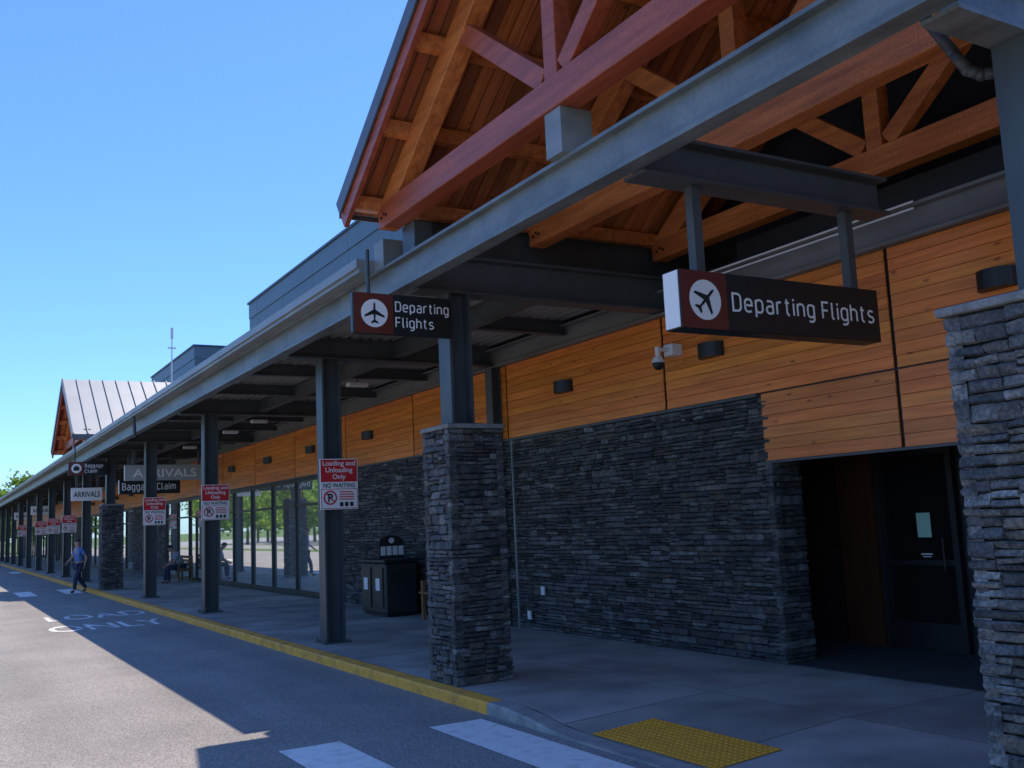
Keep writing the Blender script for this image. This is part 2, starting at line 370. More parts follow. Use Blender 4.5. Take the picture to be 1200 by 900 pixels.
for i in range(nx):
    for j in range(ny):
        cx=X0+(i+.5)*(X1-X0)/nx; cy=Y0+(j+.5)*(Y1-Y0)/ny; z=zf(cx,cy)+.006
        vs=[(cx+.017*math.cos(k*math.pi/3),cy+.017*math.sin(k*math.pi/3),z) for k in range(6)]+[(cx+.01*math.cos(k*math.pi/3),cy+.01*math.sin(k*math.pi/3),z+.006) for k in range(6)]
        mb.add(vs,[(k,(k+1)%6,6+(k+1)%6,6+k) for k in range(6)]+[tuple(range(6,12))])
part(mb,'domed_surface',M['tactile'],th)

# ================================================================= COLUMNS
FX=4.1; BZ=4.07; TZ=4.43
WX=7.59
pl=thing('stone_pillar','stacked dark ledgestone pillar with steel post standing at the kerb','pillar',(4.76,9.18,SW),'stone pillars along the kerb')
def stone_pillar(th,xc,yc,k=1.,lo=.035,hi=.085,px=-.04,pw=.26,pd=.26,py=0,co=.33,top=2.62):
    h=.305
    mb=MB(); mb.box(xc-h+.03,xc+h-.03,yc-h+.03,yc+h-.03,SW,top)
    part(mb,'core',M['mortar'],th)
    mb=MB()
    for o,u,n in(((xc-h,yc-h,0),(1,0,0),(0,-1,0)),((xc+h,yc-h,0),(0,1,0),(1,0,0)),((xc+h,yc+h,0),(-1,0,0),(0,1,0)),((xc-h,yc+h,0),(0,-1,0),(-1,0,0))):
        stone_wall(mb,o,u,n,2*h,SW,top,.08,.36,k,.012,lo,hi,.02)
    part(mb,'stone_shaft',M['stone'],th)
    mb=MB(); mb.box(xc-co,xc+co,yc-co,yc+co,top+.002,top+.05); part(mb,'stone_cap',M['cap'],th,bevel=.012)
    mb=MB(); hcol(mb,xc+px,yc+py,pw,pd,top+.07,BZ-.002); mb.box(xc+px-.18,xc+px+.18,yc-.19,yc+.19,top+.05,top+.07)
    part(mb,'steel_post',M['steel'],th)
stone_pillar(pl,4.76,9.18,1.05)
near=thing('stone_pillar','grey ledgestone pillar with stone cap beside the entrance','pillar',(4.79,2.89,SW),'stone pillars along the kerb')
stone_pillar(near,4.79,2.89,1.6,.04,.08,px=.15,pw=.26,pd=.2,co=.345)  # paler stones; the light on this pillar is also put into their colour
copy_tree(pl,(4.76,32.7,SW))
sc=thing('steel_column','dark blue-grey steel column holding the canopy at the kerb','column',(4.87,13.5,SW),'steel columns along the kerb')
mb=MB(); hcol(mb,4.87,13.5,.28,.26,SW+.02,BZ-.002); part(mb,'shaft',M['steel'],sc)
mb=MB(); mb.box(4.67,5.07,13.3,13.7,SW,SW+.022)
for dx in(-.17,.17):
    for dy in(-.17,.17): mb.cyl((4.87+dx,13.5+dy,SW+.02),(4.87+dx,13.5+dy,SW+.06),.014,n=6)
part(mb,'base_plate',M['steel_dark'],sc)
colY=[20.6,27.,39.4,45.4,51.6,57.8,64,70.2,76.4,82.6,88.8,95,101.2,107.4,113.6]
for yy in colY: copy_tree(sc,(4.87,yy,SW))

# ================================================================= CANOPY
cn=thing('walkway_canopy','long flat steel canopy over the terminal pavement','canopy',(FX,9.,BZ))
mb=MB(); iby(mb,-6,118,FX+.075,.15,BZ+.03,TZ,.03); part(mb,'fascia_beam',M['steel_light'],cn)
mb=MB()
mb.box(3.95,4.32,9.9,118,TZ+.002,TZ+.12); mb.box(3.92,3.95,9.9,118,TZ+.05,TZ+.15); mb.box(3.95,4.5,9.9,118,TZ+.12,TZ+.145)
part(mb,'coping',M['coping'],cn)
mb=MB(); mb.box(4.34,WX+.4,9.6,118,TZ+.0,TZ+.06)
x=4.4
while x<WX-.1:
    mb.box(x,x+.07,9.6,118,TZ-.045,TZ-.001); x+=.16
part(mb,'metal_deck',M['deck'],cn)
allcol=[9.18,13.5]+colY[:2]+[32.7]+colY[2:]
for i,yy in enumerate(allcol):
    mb=MB(); ibx(mb,FX+.155,WX+.02,yy,.24,BZ,TZ-.05 if i else TZ+.05); part(mb,'cross_beam',M['steel_dark'],cn)
for a,b in zip(allcol,allcol[1:]):
    n=max(1,round((b-a)/2.2))
    for k in range(1,n): 
        mb=MB(); y=a+(b-a)*k/n; ibx(mb,FX+.155,WX,y,.12,TZ-.24,TZ-.05,.015,.01); part(mb,'roof_joist',M['steel_dark'],cn)
mb=MB(); iby(mb,9.32,117,5.9,.14,TZ-.3,TZ-.05,.015,.012); part(mb,'longitudinal_beam',M['steel_dark'],cn)
mb=MB(); ibx(mb,FX+.155,6.83,5.4,.24,BZ,TZ-.05); part(mb,'sign_support_beam',M['steel_dark'],cn)
mb=MB(); ibx(mb,FX+.155,WX,2.89,.22,BZ,TZ-.02); part(mb,'cross_beam',M['steel_light'],cn)
mb=MB(); mb.box(4.12,4.5,9.62,9.88,TZ+.003,TZ+.32); part(mb,'parapet_end_block',M['coping'],cn)
mb=MB(); mb.box(4.55,8.4,9.62,9.72,TZ+.065,5.1); part(mb,'cheek_wall',M['steel_dark'],cn)
mb=MB(); iby(mb,-6,118,WX-.02,.2,4.025,4.33,.03,.02); mb.box(WX-.01,WX+.07,-6,118,4.055,4.3); part(mb,'wall_beam',M['wallbeam'],cn)
for dz in(.16,.22):
    mb=MB(); mb.cyl((WX-.16,5.5,4.1+dz),(WX-.16,8.7,4.1+dz),.011,n=8); part(mb,'conduit',M['white'],cn)
mb=MB(); mb.cyl((3.98,24.2,TZ+.05),(4.02,24.2,BZ-.12),.04,n=10); part(mb,'downspout',M['steel'],cn)

# ================================================================= GABLES
GS=.68
def boards_slope(mb,x0,x1,yc,ye,z0,sgn,bw=.14):
    x=x0
    L=abs(ye-yc)
    while x<x1:
        c=U(.6,1.3); col=(c,c*U(.88,1.05),c*U(.8,1.05)); xb=min(x+bw-.014,x1)
        za=z0; zb=z0-GS*L; y0=yc;y1=yc+sgn*L
        mb.add([(x,y0,za),(xb,y0,za),(xb,y1,zb),(x,y1,zb),(x,y0,za+.03),(xb,y0,za+.03),(xb,y1,zb+.03),(x,y1,zb+.03)],
          [(0,3,2,1),(4,5,6,7),(0,1,5,4),(1,2,6,5),(2,3,7,6),(3,0,4,7)],col)
        x+=bw
def gable(GY,name,label,E=3.62,zr=7.47,hs=3.42):
    VX=3.68; xb=12.; ze=zr-GS*E
    th=thing(name,label,'roof',(VX,GY,TZ),'timber gable roofs')
    for sgn in(1,-1):
        mb=MB(); boards_slope(mb,VX+.05,xb,GY,GY+sgn*E,zr,sgn); part(mb,'plank_soffit',M['plank'],th)
        mb=MB(); T=.10
        y1=GY+sgn*(E+.04); z1=zr-GS*(E+.04)
        poly=[(GY,zr+.033),(y1,z1+.033),(y1,z1+.033+T),(GY,zr+.033+T)]
        if sgn<0: poly=poly[::-1]
        mb.prismX(poly,VX,xb)
        x=VX+.02
        up=Vector((0,sgn*GS,1)).normalized()
        while x<xb:
            p=Vector((x,GY,zr+.033+T))+up*.02; q=Vector((x,y1,z1+.033+T))+up*.02
            mb.beam(p,q,.03,.07); x+=.42
        part(mb,'metal_roofing',M['roofmetal'],th)
        mb=MB(); mb.beam((VX-.012,GY,zr+.075),(VX-.012,y1,z1+.075),.02,.17); mb.box(VX,xb,min(y1,y1+sgn*.02),max(y1,y1+sgn*.02),z1-.02,z1+.14)
        part(mb,'metal_edge_trim',M['roofedge'],th)
        mb=MB(); mb.beam((VX+.035,GY,zr-.09),(VX+.035,GY+sgn*E,ze-.09),.05,.2); part(mb,'barge_board',M['timber_red_skylit'],th)
        for k,t in enumerate((.08,.28,.5,.72,.94)):
            yy=GY+sgn*E*t; zz=zr-GS*E*t-.08
            mb=MB(); mb.beam((VX+.065,yy,zz-.02),(11.9,yy,zz-.02),.10,.15,side=(0,1,0)); part(mb,'purlin',M['timber'],th)
    for X,m in((4.12,'timber_red_skylit'),(6.0,'timber'),(7.8,'timber')):
        tr=bpy.data.objects.new('truss',None); COL.objects.link(tr); tr.parent=th
        mt=M[m]; w=.2
        mb=MB(); mb.box(X-w/2,X+w/2,GY-hs,GY+hs,4.80,5.06); part(mb,'bottom_chord',mt,th,tr,bevel=.01)
        for sgn in(1,-1):
            o=.30; st=min(1.45,hs*.42)
            mb=MB(); mb.beam((X,GY+sgn*.05,zr-o),(X,GY+sgn*(hs-.02),zr-o-GS*(hs-.07)+.0),w-.02,.26); part(mb,'top_chord',M['timber'],th,tr,bevel=.008)
            mb=MB(); mb.beam((X,GY+sgn*.14,5.10),(X,GY+sgn*st,zr-o-GS*st-.08),w-.06,.18); part(mb,'strut',mt,th,tr,bevel=.008)
            mb=MB()
            for k in range(3): mb.cyl((X-w/2-.012,GY+sgn*(hs-.22+.06*k),4.9+.03*(k%2)),(X-w/2,GY+sgn*(hs-.22+.06*k),4.9+.03*(k%2)),.016,n=6)
            part(mb,'bolt_heads',M['black'],th,tr)
        mb=MB(); mb.box(X-w/2+.02,X+w/2-.02,GY-.09,GY+.09,5.062,zr-.3); part(mb,'king_post',mt,th,tr,bevel=.008)
    for sgn in(1,-1):
        yy=GY+sgn*min(3.1,hs-.2)
        mb=MB(); mb.box(4.22,4.42,yy-.15,yy+.15,TZ+.003,4.797); part(mb,'steel_seat',M['steel'],th)
    mb=MB(); mb.box(4.04,4.33,GY-.11,GY+.11,TZ+.003,4.797); part(mb,'steel_seat',M['coping'],th)
    mb=MB(); mb.prismX([(GY-E,4.34),(GY+E,4.34),(GY+E,ze),(GY,zr),(GY-E,ze)],8.5,8.6); part(mb,'rear_wall',M['darkwall'],th)
    return th
gable(6.08,'timber_gable_roof','red timber truss gable roof over the departures entrance')
gable(36.3,'timber_gable_roof','grey metal gable roof with timber trusses over the arrivals entrance',3.15,6.9,2.95)

# ================================================================= BUILDING
bd=thing('terminal_building','airport terminal with dark ledgestone wall and cedar cladding','building',(WX,7.6,0))
def cedar(x,y0,y1,z0,z1,bh=.112,lab=None):
    mb=MB(); n=max(1,round((z1-z0)/bh)); h=(z1-z0)/n
    for i in range(n):
        s=y0+.01
        while s<y1-.01:
            L=U(1.6,3.6)
            if s+L>y1-.8: L=y1-.01-s
            c=U(.82,1.1); col=(c,c*U(.88,1.08),c*U(.8,1.1))
            a=z0+i*h+.002; b=z0+(i+1)*h-.0015
            mb.add([(x,s,a),(x,s+L-.0015,a),(x,s+L-.0015,b),(x,s,b),(x-.020,s,a+.001),(x-.020,s+L-.0015,a+.001),(x-.015,s+L-.0015,b),(x-.015,s,b)],
              [(0,1,2,3),(4,7,6,5),(0,4,5,1),(1,5,6,2),(2,6,7,3),(3,7,4,0)],col)
            s+=L
    return part(mb,'cedar_panel',M['cedar'],bd)
js=[-6,-.6,2.7,5.95,9.25,13.05]
y=13.05
while y<116: y+=3.45; js.append(y)
for a,b in zip(js,js[1:]): cedar(WX-.01,a+.012,b-.012,2.90,4.02)
for a,b in((-.6,2.7),(2.7,5.95),(5.95,7.70)): cedar(WX-.01,a+.012,b-.012,2.175,2.885)
mb=MB(); mb.box(WX,WX+.3,-6,7.9,2.18,4.6); mb.box(WX+.001,WX+.3,7.9,118,2.86,4.42); part(mb,'wall_backing',M['black'],bd)
mb=MB(); mb.box(WX-.06,WX+.05,7.72,118,2.862,2.895); mb.box(WX-.03,WX+.05,-6,7.71,2.15,2.174); part(mb,'ledge_trim',M['steel_dark'],bd)
mb=MB(); stone_wall(mb,(WX-.02,21.6,0),(0,-1,0),(-1,0,0),14.0,SW,2.86,.10,.5,.95,0,.032,.075,.02)
stone_wall(mb,(WX-.02,7.6,0),(1,0,0),(0,-1,0),.4,SW,2.17,.12,.4,.85,.01)
part(mb,'stone_wall',M['stone'],bd)
mb=MB(); mb.box(WX+.01,WX+.38,7.63,21.6,SW-.05,2.86); part(mb,'wall_core',M['mortar'],bd)
for a,b in((39.,46.),(60.,66.)):
    mb=MB(); stone_wall(mb,(WX-.02,b,0),(0,-1,0),(-1,0,0),b-a,SW,2.86,.3,.8,.95,0,.07,.13); mb.box(WX+.01,WX+.3,a,b,SW,2.86,(.1,.1,.1)); part(mb,'stone_wall',M['stone'],bd)
mb=MB(); hcol(mb,WX-.12,13.3,.16,.2,SW,4.02,.015); part(mb,'wall_post',M['steel_dark'],bd)
mb=MB(); mb.box(WX-.12,WX-.10,12.81,12.835,SW,2.86); part(mb,'corner_trim_strip',M['coping'],bd)
def window(y0,y1,door=False):
    mb=MB(); mb.box(WX+.06,WX+.075,y0+.04,y1-.04,SW+.1,2.82); w=part(mb,'window_pane',M['glass'],bd)
    mb=MB(); 
    mb.box(WX-.0,WX+.12,y0-.03,y0+.03,SW,2.86); mb.box(WX+.005,WX+.12,y0+.031,y1-.031,SW,SW+.14 if not door else SW+.06); mb.box(WX+.005,WX+.12,y0+.031,y1-.031,2.78,2.86)
    mb.box(WX+.02,WX+.11,y0+.031,y1-.031,2.2,2.26)
    if door: mb.box(WX+.02,WX+.11,(y0+y1)/2-.05,(y0+y1)/2+.05,SW+.06,2.2)
    part(mb,'window_frame',M['frame'],bd,w)
def store(a,b,doors=()):
    n=round((b-a)/1.9)
    for i in range(n):
        y0=a+(b-a)*i/n; window(y0,a+(b-a)*(i+1)/n,any(abs(y0-d)<.8 for d in doors))
store(21.63,39.,(32,34)); store(46,60,(50,)); store(66,100,(75,))
mb=MB(); mb.box(WX+.5,WX+.6,21.6,118,0,2.9); part(mb,'inner_wall',M['darkwall'],bd)
mb=MB(); mb.box(WX+.61,24,9.0,118,0,4.42); part(mb,'main_block',M['darkwall'],bd)
mb=MB(); mb.box(9.9,24,-6,9,0,4.3); part(mb,'entrance_block',M['darkwall'],bd)
mb=MB(); mb.box(WX+.05,9.9,-6,2,0,4.3); part(mb,'side_block',M['darkwall'],bd)
def ph(y0,y1,zt=8.25):
    mb=MB(); y=y0
    while y<y1-.1:
        b=min(y+2.4,y1); c=U(.93,1.06); mb.box(7.82,14,y+.006,b-.006,4.5,zt-.5,(c,c,c)); mb.box(7.80,14,y+.006,b-.006,zt-.49,zt-.06,(c*1.1,c*1.1,c*1.1)); y=b
    mb.box(7.76,14,y0-.04,y1+.04,zt-.055,zt,(.5,.55,.6))
    part(mb,'rooftop_screen',M['penthouse'],bd)
ph(10.6,28.2); ph(35.2,43.1); ph(55,75,8.0)
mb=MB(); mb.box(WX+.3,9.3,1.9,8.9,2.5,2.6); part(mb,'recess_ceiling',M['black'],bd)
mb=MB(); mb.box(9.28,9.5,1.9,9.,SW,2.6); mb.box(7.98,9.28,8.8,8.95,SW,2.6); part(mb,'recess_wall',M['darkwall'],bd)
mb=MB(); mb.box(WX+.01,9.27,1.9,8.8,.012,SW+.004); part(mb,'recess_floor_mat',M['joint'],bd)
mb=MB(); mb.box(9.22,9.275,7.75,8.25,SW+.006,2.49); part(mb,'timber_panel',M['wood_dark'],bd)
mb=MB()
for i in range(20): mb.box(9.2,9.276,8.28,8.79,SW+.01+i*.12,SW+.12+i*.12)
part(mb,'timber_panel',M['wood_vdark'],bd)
for y0 in(3.6,4.65,5.65,6.68):
    mb=MB(); mb.box(9.2,9.26,y0,y0+.07,SW+.006,2.3); mb.box(9.2,9.26,y0+.88,y0+.95,SW+.006,2.3); mb.box(9.2,9.26,y0+.07,y0+.88,2.18,2.3); mb.box(9.2,9.26,y0+.07,y0+.88,SW+.006,.4)
    mb.box(9.2,9.26,y0+.07,y0+.88,1.0,1.06)
    d=part(mb,'door',M['black'],bd)
    mb=MB(); mb.box(9.225,9.235,y0+.07,y0+.88,.4,2.18); part(mb,'door_pane',M['dglass'],bd,d)
    mb=MB(); mb.cyl((9.15,y0+.15,.95),(9.15,y0+.15,1.3),.010); mb.cyl((9.15,y0+.15,.97),(9.21,y0+.15,.97),.008); mb.cyl((9.15,y0+.15,1.28),(9.21,y0+.15,1.28),.008); part(mb,'handle',M['black'],bd,d)
mb=MB(); mb.box(9.194,9.198,6.99,7.16,1.30,1.56)
single(mb,'door_notice',M['notice'],'pale green paper notice taped on the dark door','notice')
mb=MB(); mb.box(9.194,9.198,7.0,7.14,1.115,1.13); mb.box(9.194,9.198,7.02,7.12,1.09,1.1); single(mb,'door_decal',M['white'],'small white decal strips on the dark door','decal')

# ================================================================= WALL LAMPS
wl=thing('wall_lamp','black half-round wall lamp on the cedar cladding','wall lamp',(WX-.03,8.36,3.47),'wall lamps on the cladding')
mb=MB(); x=WX-.035; yc=8.36; n=14
pts=[(x,yc-.18)]+[(x-.16*math.sin(math.pi*i/n),yc-.18*math.cos(math.pi*i/n)) for i in range(1,n)]+[(x,yc+.18)]
m_=len(pts)
mb.add([(a,b,3.39) for a,b in pts]+[(a,b,3.55) for a,b in pts],[tuple(range(m_-1,-1,-1)),tuple(range(m_,2*m_))]+[(i,(i+1)%m_,m_+(i+1)%m_,m_+i) for i in range(m_)])
part(mb,'lamp_shade',M['black'],wl)
mb=MB(); mb.box(x,x+.012,yc-.1,yc+.1,3.40,3.54); part(mb,'mounting_plate',M['frame'],wl)
for yy in(4.85,11.4,14.9,18.6,22.1,25.5,29.1,32.7,42,46,50,54,58): copy_tree(wl,(WX-.03,yy,3.47))
cl=thing('canopy_lamp','small white box lamp fixed under the canopy','lamp',(6.3,16.,TZ-.33),'lamps under the canopy')
mb=MB(); mb.box(6.12,6.48,15.93,16.07,TZ-.36,TZ-.29); part(mb,'housing',M['white'],cl,bevel=.012)
mb=MB(); mb.cyl((6.3,16,TZ-.29),(6.3,16,TZ-.06),.012,n=8); part(mb,'stem',M['steel'],cl)
for yy in(22.,24.5,29.,): copy_tree(cl,(6.3,yy,TZ-.33))

# ================================================================= SIGNS
def wayfinding(x0,x1,z0,z1,y0,y1,lines,icon,ang,label,name='hanging_sign',hangers=(),htop=BZ,icw=None,grp=None,face='sign_black',tcol='sign_white',edge='sign_white',tx=None,stroke=True):
    th=thing(name,label,'sign',((x0+x1)/2,(y0+y1)/2,z0),grp)
    W=x1-x0;H=z1-z0
    mb=MB(); mb.box(x0,x1,y0,y1,z0,z1); cab=part(mb,'sign_cabinet',M[face],th,bevel=.006)
    mb=MB(); mb.box(x0-.006,x0-.001,y0+.01,y1-.01,z0+.01,z1-.01); part(mb,'end_panel',M[edge],th)
    fy=y0-.002; tx0=x0+.05*W
    if icon:
        mb=MB(); mb.add([(x0+.004,fy,z0+.004),(x0+icw,fy,z0+.004),(x0+icw,fy,z1-.004),(x0+.004,fy,z1-.004)],[(0,1,2,3)]); part(mb,'icon_panel',M['sign_brown'],th)
        cx=x0+icw*.52; cz=(z0+z1)/2
        mb=MB(); disc(mb,cx,fy-.003,cz,H*.345); part(mb,'icon_disc',M['sign_white'],th)
        mb=MB(); 
        if icon=='plane': plane_icon(mb,cx,fy-.006,cz,H*.27,ang)
        else:
            a=H*.2; mb.box(cx-a,cx+a,fy-.007,fy-.004,cz-a*.8,cz+a*.6); mb.box(cx-a*.35,cx+a*.35,fy-.007,fy-.004,cz+a*.6,cz+a)
        part(mb,'icon_symbol',M['sign_black'],th)
        tx0=x0+icw+.035*W
    for s,w,h,zz,xo in lines:
        tt=stroke_text(s,h,tx0+xo,fy,z0+zz,w) if stroke else text_mb(s,w,h,tx0+xo,fy,z0+zz,None,bold=.014)
        part(tt,'lettering',M[tcol],th)
    for hx in hangers:
        mb=MB(); ym=(y0+y1)/2; mb.box(hx-.04,hx+.04,ym-.04,ym+.04,z1+.001,htop-.002); part(mb,'hanger_post',M['steel_dark'],th)
    return th
wayfinding(4.54,6.62,2.98,3.41,5.32,5.50,[('Departing Flights',1.51,.128,.155,-.02)],'plane',-math.pi/4,'illuminated black departing flights sign hung over the pavement',hangers=(4.80,6.42),icw=.44)
t1=wayfinding(3.50,4.575,3.56,3.97,9.0-.05,9.12-.1,[('Departing',.585,.095,.24,-.01),('Flights',.41,.095,.08,-.01)],'plane',0,'black departing flights sign projecting from pillar post','projecting_sign',icw=.42,edge='steel')
mb=MB(); mb.cyl((3.68,9.0,3.972),(3.68,9.0,4.42),.02,n=10); part(mb,'support_rod',M['steel'],t1)
t2_=wayfinding(3.50,4.6,3.56,3.97,32.45,32.53,[('Baggage',.5,.105,.235,0),('Claim',.34,.105,.075,0)],'bag',0,'black baggage claim sign projecting from pillar post','projecting_sign',icw=.42,edge='steel')
mb=MB(); mb.cyl((3.68,32.5,3.972),(3.68,32.5,4.42),.02,n=10); part(mb,'support_rod',M['steel'],t2_)
wayfinding(4.72,6.45,2.90,3.32,31.0,31.16,[('Baggage Claim',1.5,.19,.12,0)],None,0,'black baggage claim sign hung under canopy','hanging_sign',hangers=(5.0,6.2))
wayfinding(4.65,6.9,3.22,3.66,29.6,29.72,[('ARRIVALS',1.75,.24,.1,.1)],None,0,'grey arrivals sign hung under canopy','hanging_sign',hangers=(4.9,6.7),face='sign_grey',stroke=False)
wayfinding(4.27,5.3,3.0,3.46,38.6,38.7,[('ARRIVALS',.88,.2,.13,.02)],None,0,'white arrivals sign hung under canopy','hanging_sign',hangers=(4.45,5.15),face='sign_white',tcol='sign_black',grp='white arrivals signs',stroke=False)
for yy in(59.5,72):
    wayfinding(4.6,5.7,3.02,3.48,yy,yy+.1,[('ARRIVALS',.9,.2,.13,.02)],None,0,'white arrivals sign hung under canopy','hanging_sign',hangers=(4.8,5.5),face='sign_white',tcol='sign_black',grp='white arrivals signs',stroke=False)
ld=thing('loading_sign','red and white loading and unloading sign fixed on steel column','sign',(4.945,13.34,1.94),'loading signs on the columns')
x0,x1,z0,z1,yy=4.665,5.225,1.93,2.64,13.355
mb=MB(); mb.box(x0,x1,yy-.012,yy,z0,z1); part(mb,'sign_plate',M['sign_white'],ld,bevel=.004)
f=yy-.014
mb=MB(); mb.add([(x0+.012,f,2.315),(x1-.012,f,2.315),(x1-.012,f,z1-.012),(x0+.012,f,z1-.012)],[(0,1,2,3)]); part(mb,'red_field',M['sign_red'],ld)
cx=(x0+x1)/2
for s,w,z in(('Loading and',.48,2.545),('Unloading',.40,2.45),('Only',.19,2.355)):
    part(text_mb(s,w,.072,cx,f,z,None,'C',.012),'white_lettering',M['sign_white'],ld)
part(text_mb('NO WAITING',.47,.065,cx,f,2.235,None,'C',.012),'black_lettering',M['sign_black'],ld)
mb=MB()
def fr(a,b,c,d): mb.add([(a,f,c),(b,f,c),(b,f,d),(a,f,d)],[(0,1,2,3)])
fr(x0+.012,x1-.012,2.21,2.218); fr(x0+.012,x1-.012,1.942,1.95); fr(x0+.012,x0+.02,1.95,2.21); fr(x1-.02,x1-.012,1.95,2.21)
ring(mb,x0+.145,f-.002,2.095,.10,.078); mb.beam((x0+.145-.065,f-.002,2.095+.065),(x0+.145+.065,f-.002,2.095-.065),.002,.018,side=(0,1,0))
for k,(w) in enumerate((.2,.22,.22,.22)): mb.box(x0+.28,x0+.28+w,f-.003,f-.001,2.165-.034*k,2.180-.034*k)
part(mb,'red_symbol',M['sign_red'],ld)
mb=MB(); text_mb('P',.075,.115,x0+.11,f-.001,2.04,mb,'L',.03); part(mb,'letter_p',M['sign_black'],ld)
mb=MB()
for k in range(3): mb.box(x0+.285+.075*k,x0+.335+.075*k,f-.003,f-.001,1.97,2.03)
part(mb,'small_pictograms',M['sign_black'],ld)
for y2 in(20.6,27.,45.4,51.6,57.8,70.2): copy_tree(ld,(4.945,y2-.16,1.94))

# ================================================================= SECURITY CAMERA
sc_=thing('security_camera','white dome security camera on arm from the cladding','camera',(7.5,8.95,3.55))
mb=MB(); mb.box(7.40,7.56,8.88,9.04,3.50,3.64); part(mb,'junction_box',M['white'],sc_,bevel=.01)
mb=MB(); mb.cyl((7.4,8.96,3.57),(7.25,8.96,3.57),.025); mb.cyl((7.25,8.96,3.60),(7.25,8.96,3.48),.03); part(mb,'arm',M['white'],sc_)
mb=MB(); mb.cyl((7.25,8.96,3.41),(7.25,8.96,3.48),.085,.05,n=16); part(mb,'camera_hood',M['white'],sc_,smooth=False)
mb=MB(); mb.sphere((7.25,8.96,3.405),(.07,.07,-.08),14,6,z0=0.); part(mb,'dome',M['black'],sc_,smooth=True)
for (yy,zz) in((12.2,.66),(12.6,.3)):
    mb=MB(); mb.box(WX-.075,WX-.05,yy-.04,yy+.04,zz-.06,zz+.06); mb.box(WX-.082,WX-.076,yy-.02,yy+.02,zz-.03,zz+.03)
    single(mb,'electrical_outlet',M['white'],'white outdoor electrical outlet on the stone wall','outlet','outlets on the stone wall')
pp=thing('drain_pipe','dark bent drain pipe under the canopy beam','pipe',(4.9,3.3,4.2))
mb=MB(); P=[(4.80,3.55,4.9),(4.86,3.42,4.5),(4.91,3.28,4.2),(4.94,3.22,4.07),(4.98,3.17,4.03),(5.1,3.06,4.03)]
for a,b in zip(P,P[1:]): mb.cyl(a,b,.033,n=12)
for a in P: mb.sphere(a,.036,12,8)
mb.cyl(P[-1],(5.16,3.01,4.03),.045,n=12)
part(mb,'pipe_run',M['steel_dark'],pp,smooth=True)

# ================================================================= BIN, BENCH
bn=thing('recycling_bin','dark double litter and recycling bin by the stone wall','litter bin',(6.95,17.3,SW))
mb=MB(); mb.box(6.72,7.32,16.95,18.1,SW+.05,1.02); part(mb,'cabinet',M['bin'],bn,bevel=.03)
mb=MB(); mb.box(6.68,7.36,16.9,18.15,1.022,1.08); part(mb,'lid',M['black'],bn,bevel=.015)
mb=MB(); mb.box(6.76,7.3,17.0,18.05,SW,SW+.05); part(mb,'plinth',M['black'],bn)
for k,y0 in enumerate((17.05,17.6)):
    mb=MB(); mb.box(6.7,6.719,y0,y0+.42,.25,.95); dd=part(mb,'bin_door',M['frame'],bn)
    mb=MB(); mb.box(6.695,6.699,y0+.12,y0+.30,.55,.76); part(mb,'bin_decal',M['white'],bn,dd)
mb=MB(); mb.box(6.85,7.2,16.93,16.948,.7,.9); part(mb,'bin_opening',M['black'],bn)
mb=MB(); pts=[(6.82,1.08),(7.3,1.08),(7.3,1.36)]+[(7.06+.24*math.cos(math.pi*i/10),1.36+.13*math.sin(math.pi*i/10)) for i in range(1,10)]+[(6.82,1.36)]
mb.prismY(pts,17.45,17.48); part(mb,'arched_sign_board',M['bin'],bn)
mb=MB()
for q in(6.85,6.965,7.08,7.195): mb.box(q,q+.09,17.440,17.449,1.14,1.3)
mb.cyl((7.06,17.449,1.40),(7.06,17.440,1.40),.05,n=14)
part(mb,'poster_graphics',M['white'],bn)
bn.location=(7.02,16.5,SW)
def bench(th,x0,y0,y1):
    for yy in(y0+.15,y1-.15):
        mb=MB(); mb.box(x0,x0+.05,yy-.03,yy+.03,SW,.52); mb.box(x0+.42,x0+.47,yy-.03,yy+.03,SW,.95); mb.box(x0+.05,x0+.42,yy-.025,yy+.025,.46,.51); mb.box(x0,x0+.42,yy-.03,yy+.03,.70,.74); mb.box(x0,x0+.05,yy-.03,yy+.03,.52,.70)
        part(mb,'leg',M['cedar2'],th)
    mb=MB()
    for i in range(4): mb.box(x0+.01+i*.11,x0+.10+i*.11,y0,y1,.525,.555)
    part(mb,'seat',M['cedar2'],th)
    mb=MB()
    for i in range(3): mb.box(x0+.39,x0+.415,y0,y1,.62+i*.12,.71+i*.12)
    part(mb,'backrest',M['cedar2'],th)
b1=thing('bench','slatted wooden bench against the stone wall','bench',(7.05,14.5,SW),'wooden benches'); bench(b1,7.05,13.8,15.4)
b2=thing('bench','slatted wooden bench against the glass front','bench',(6.95,34.5,SW),'wooden benches'); bench(b2,6.95,33.6,35.4)
an=thing('roof_antenna','thin white antenna mast on the canopy roof','antenna',(6.2,31.,TZ))
mb=MB(); mb.cyl((6.2,31,TZ+.04),(6.2,31,7.6),.03,.018,n=8); part(mb,'mast',M['white'],an)
mb=MB(); mb.box(6.08,6.32,30.98,31.02,7.3,7.34); mb.cyl((6.2,31,7.6),(6.2,31,7.95),.045,.045,n=8); part(mb,'antenna_head',M['white'],an)

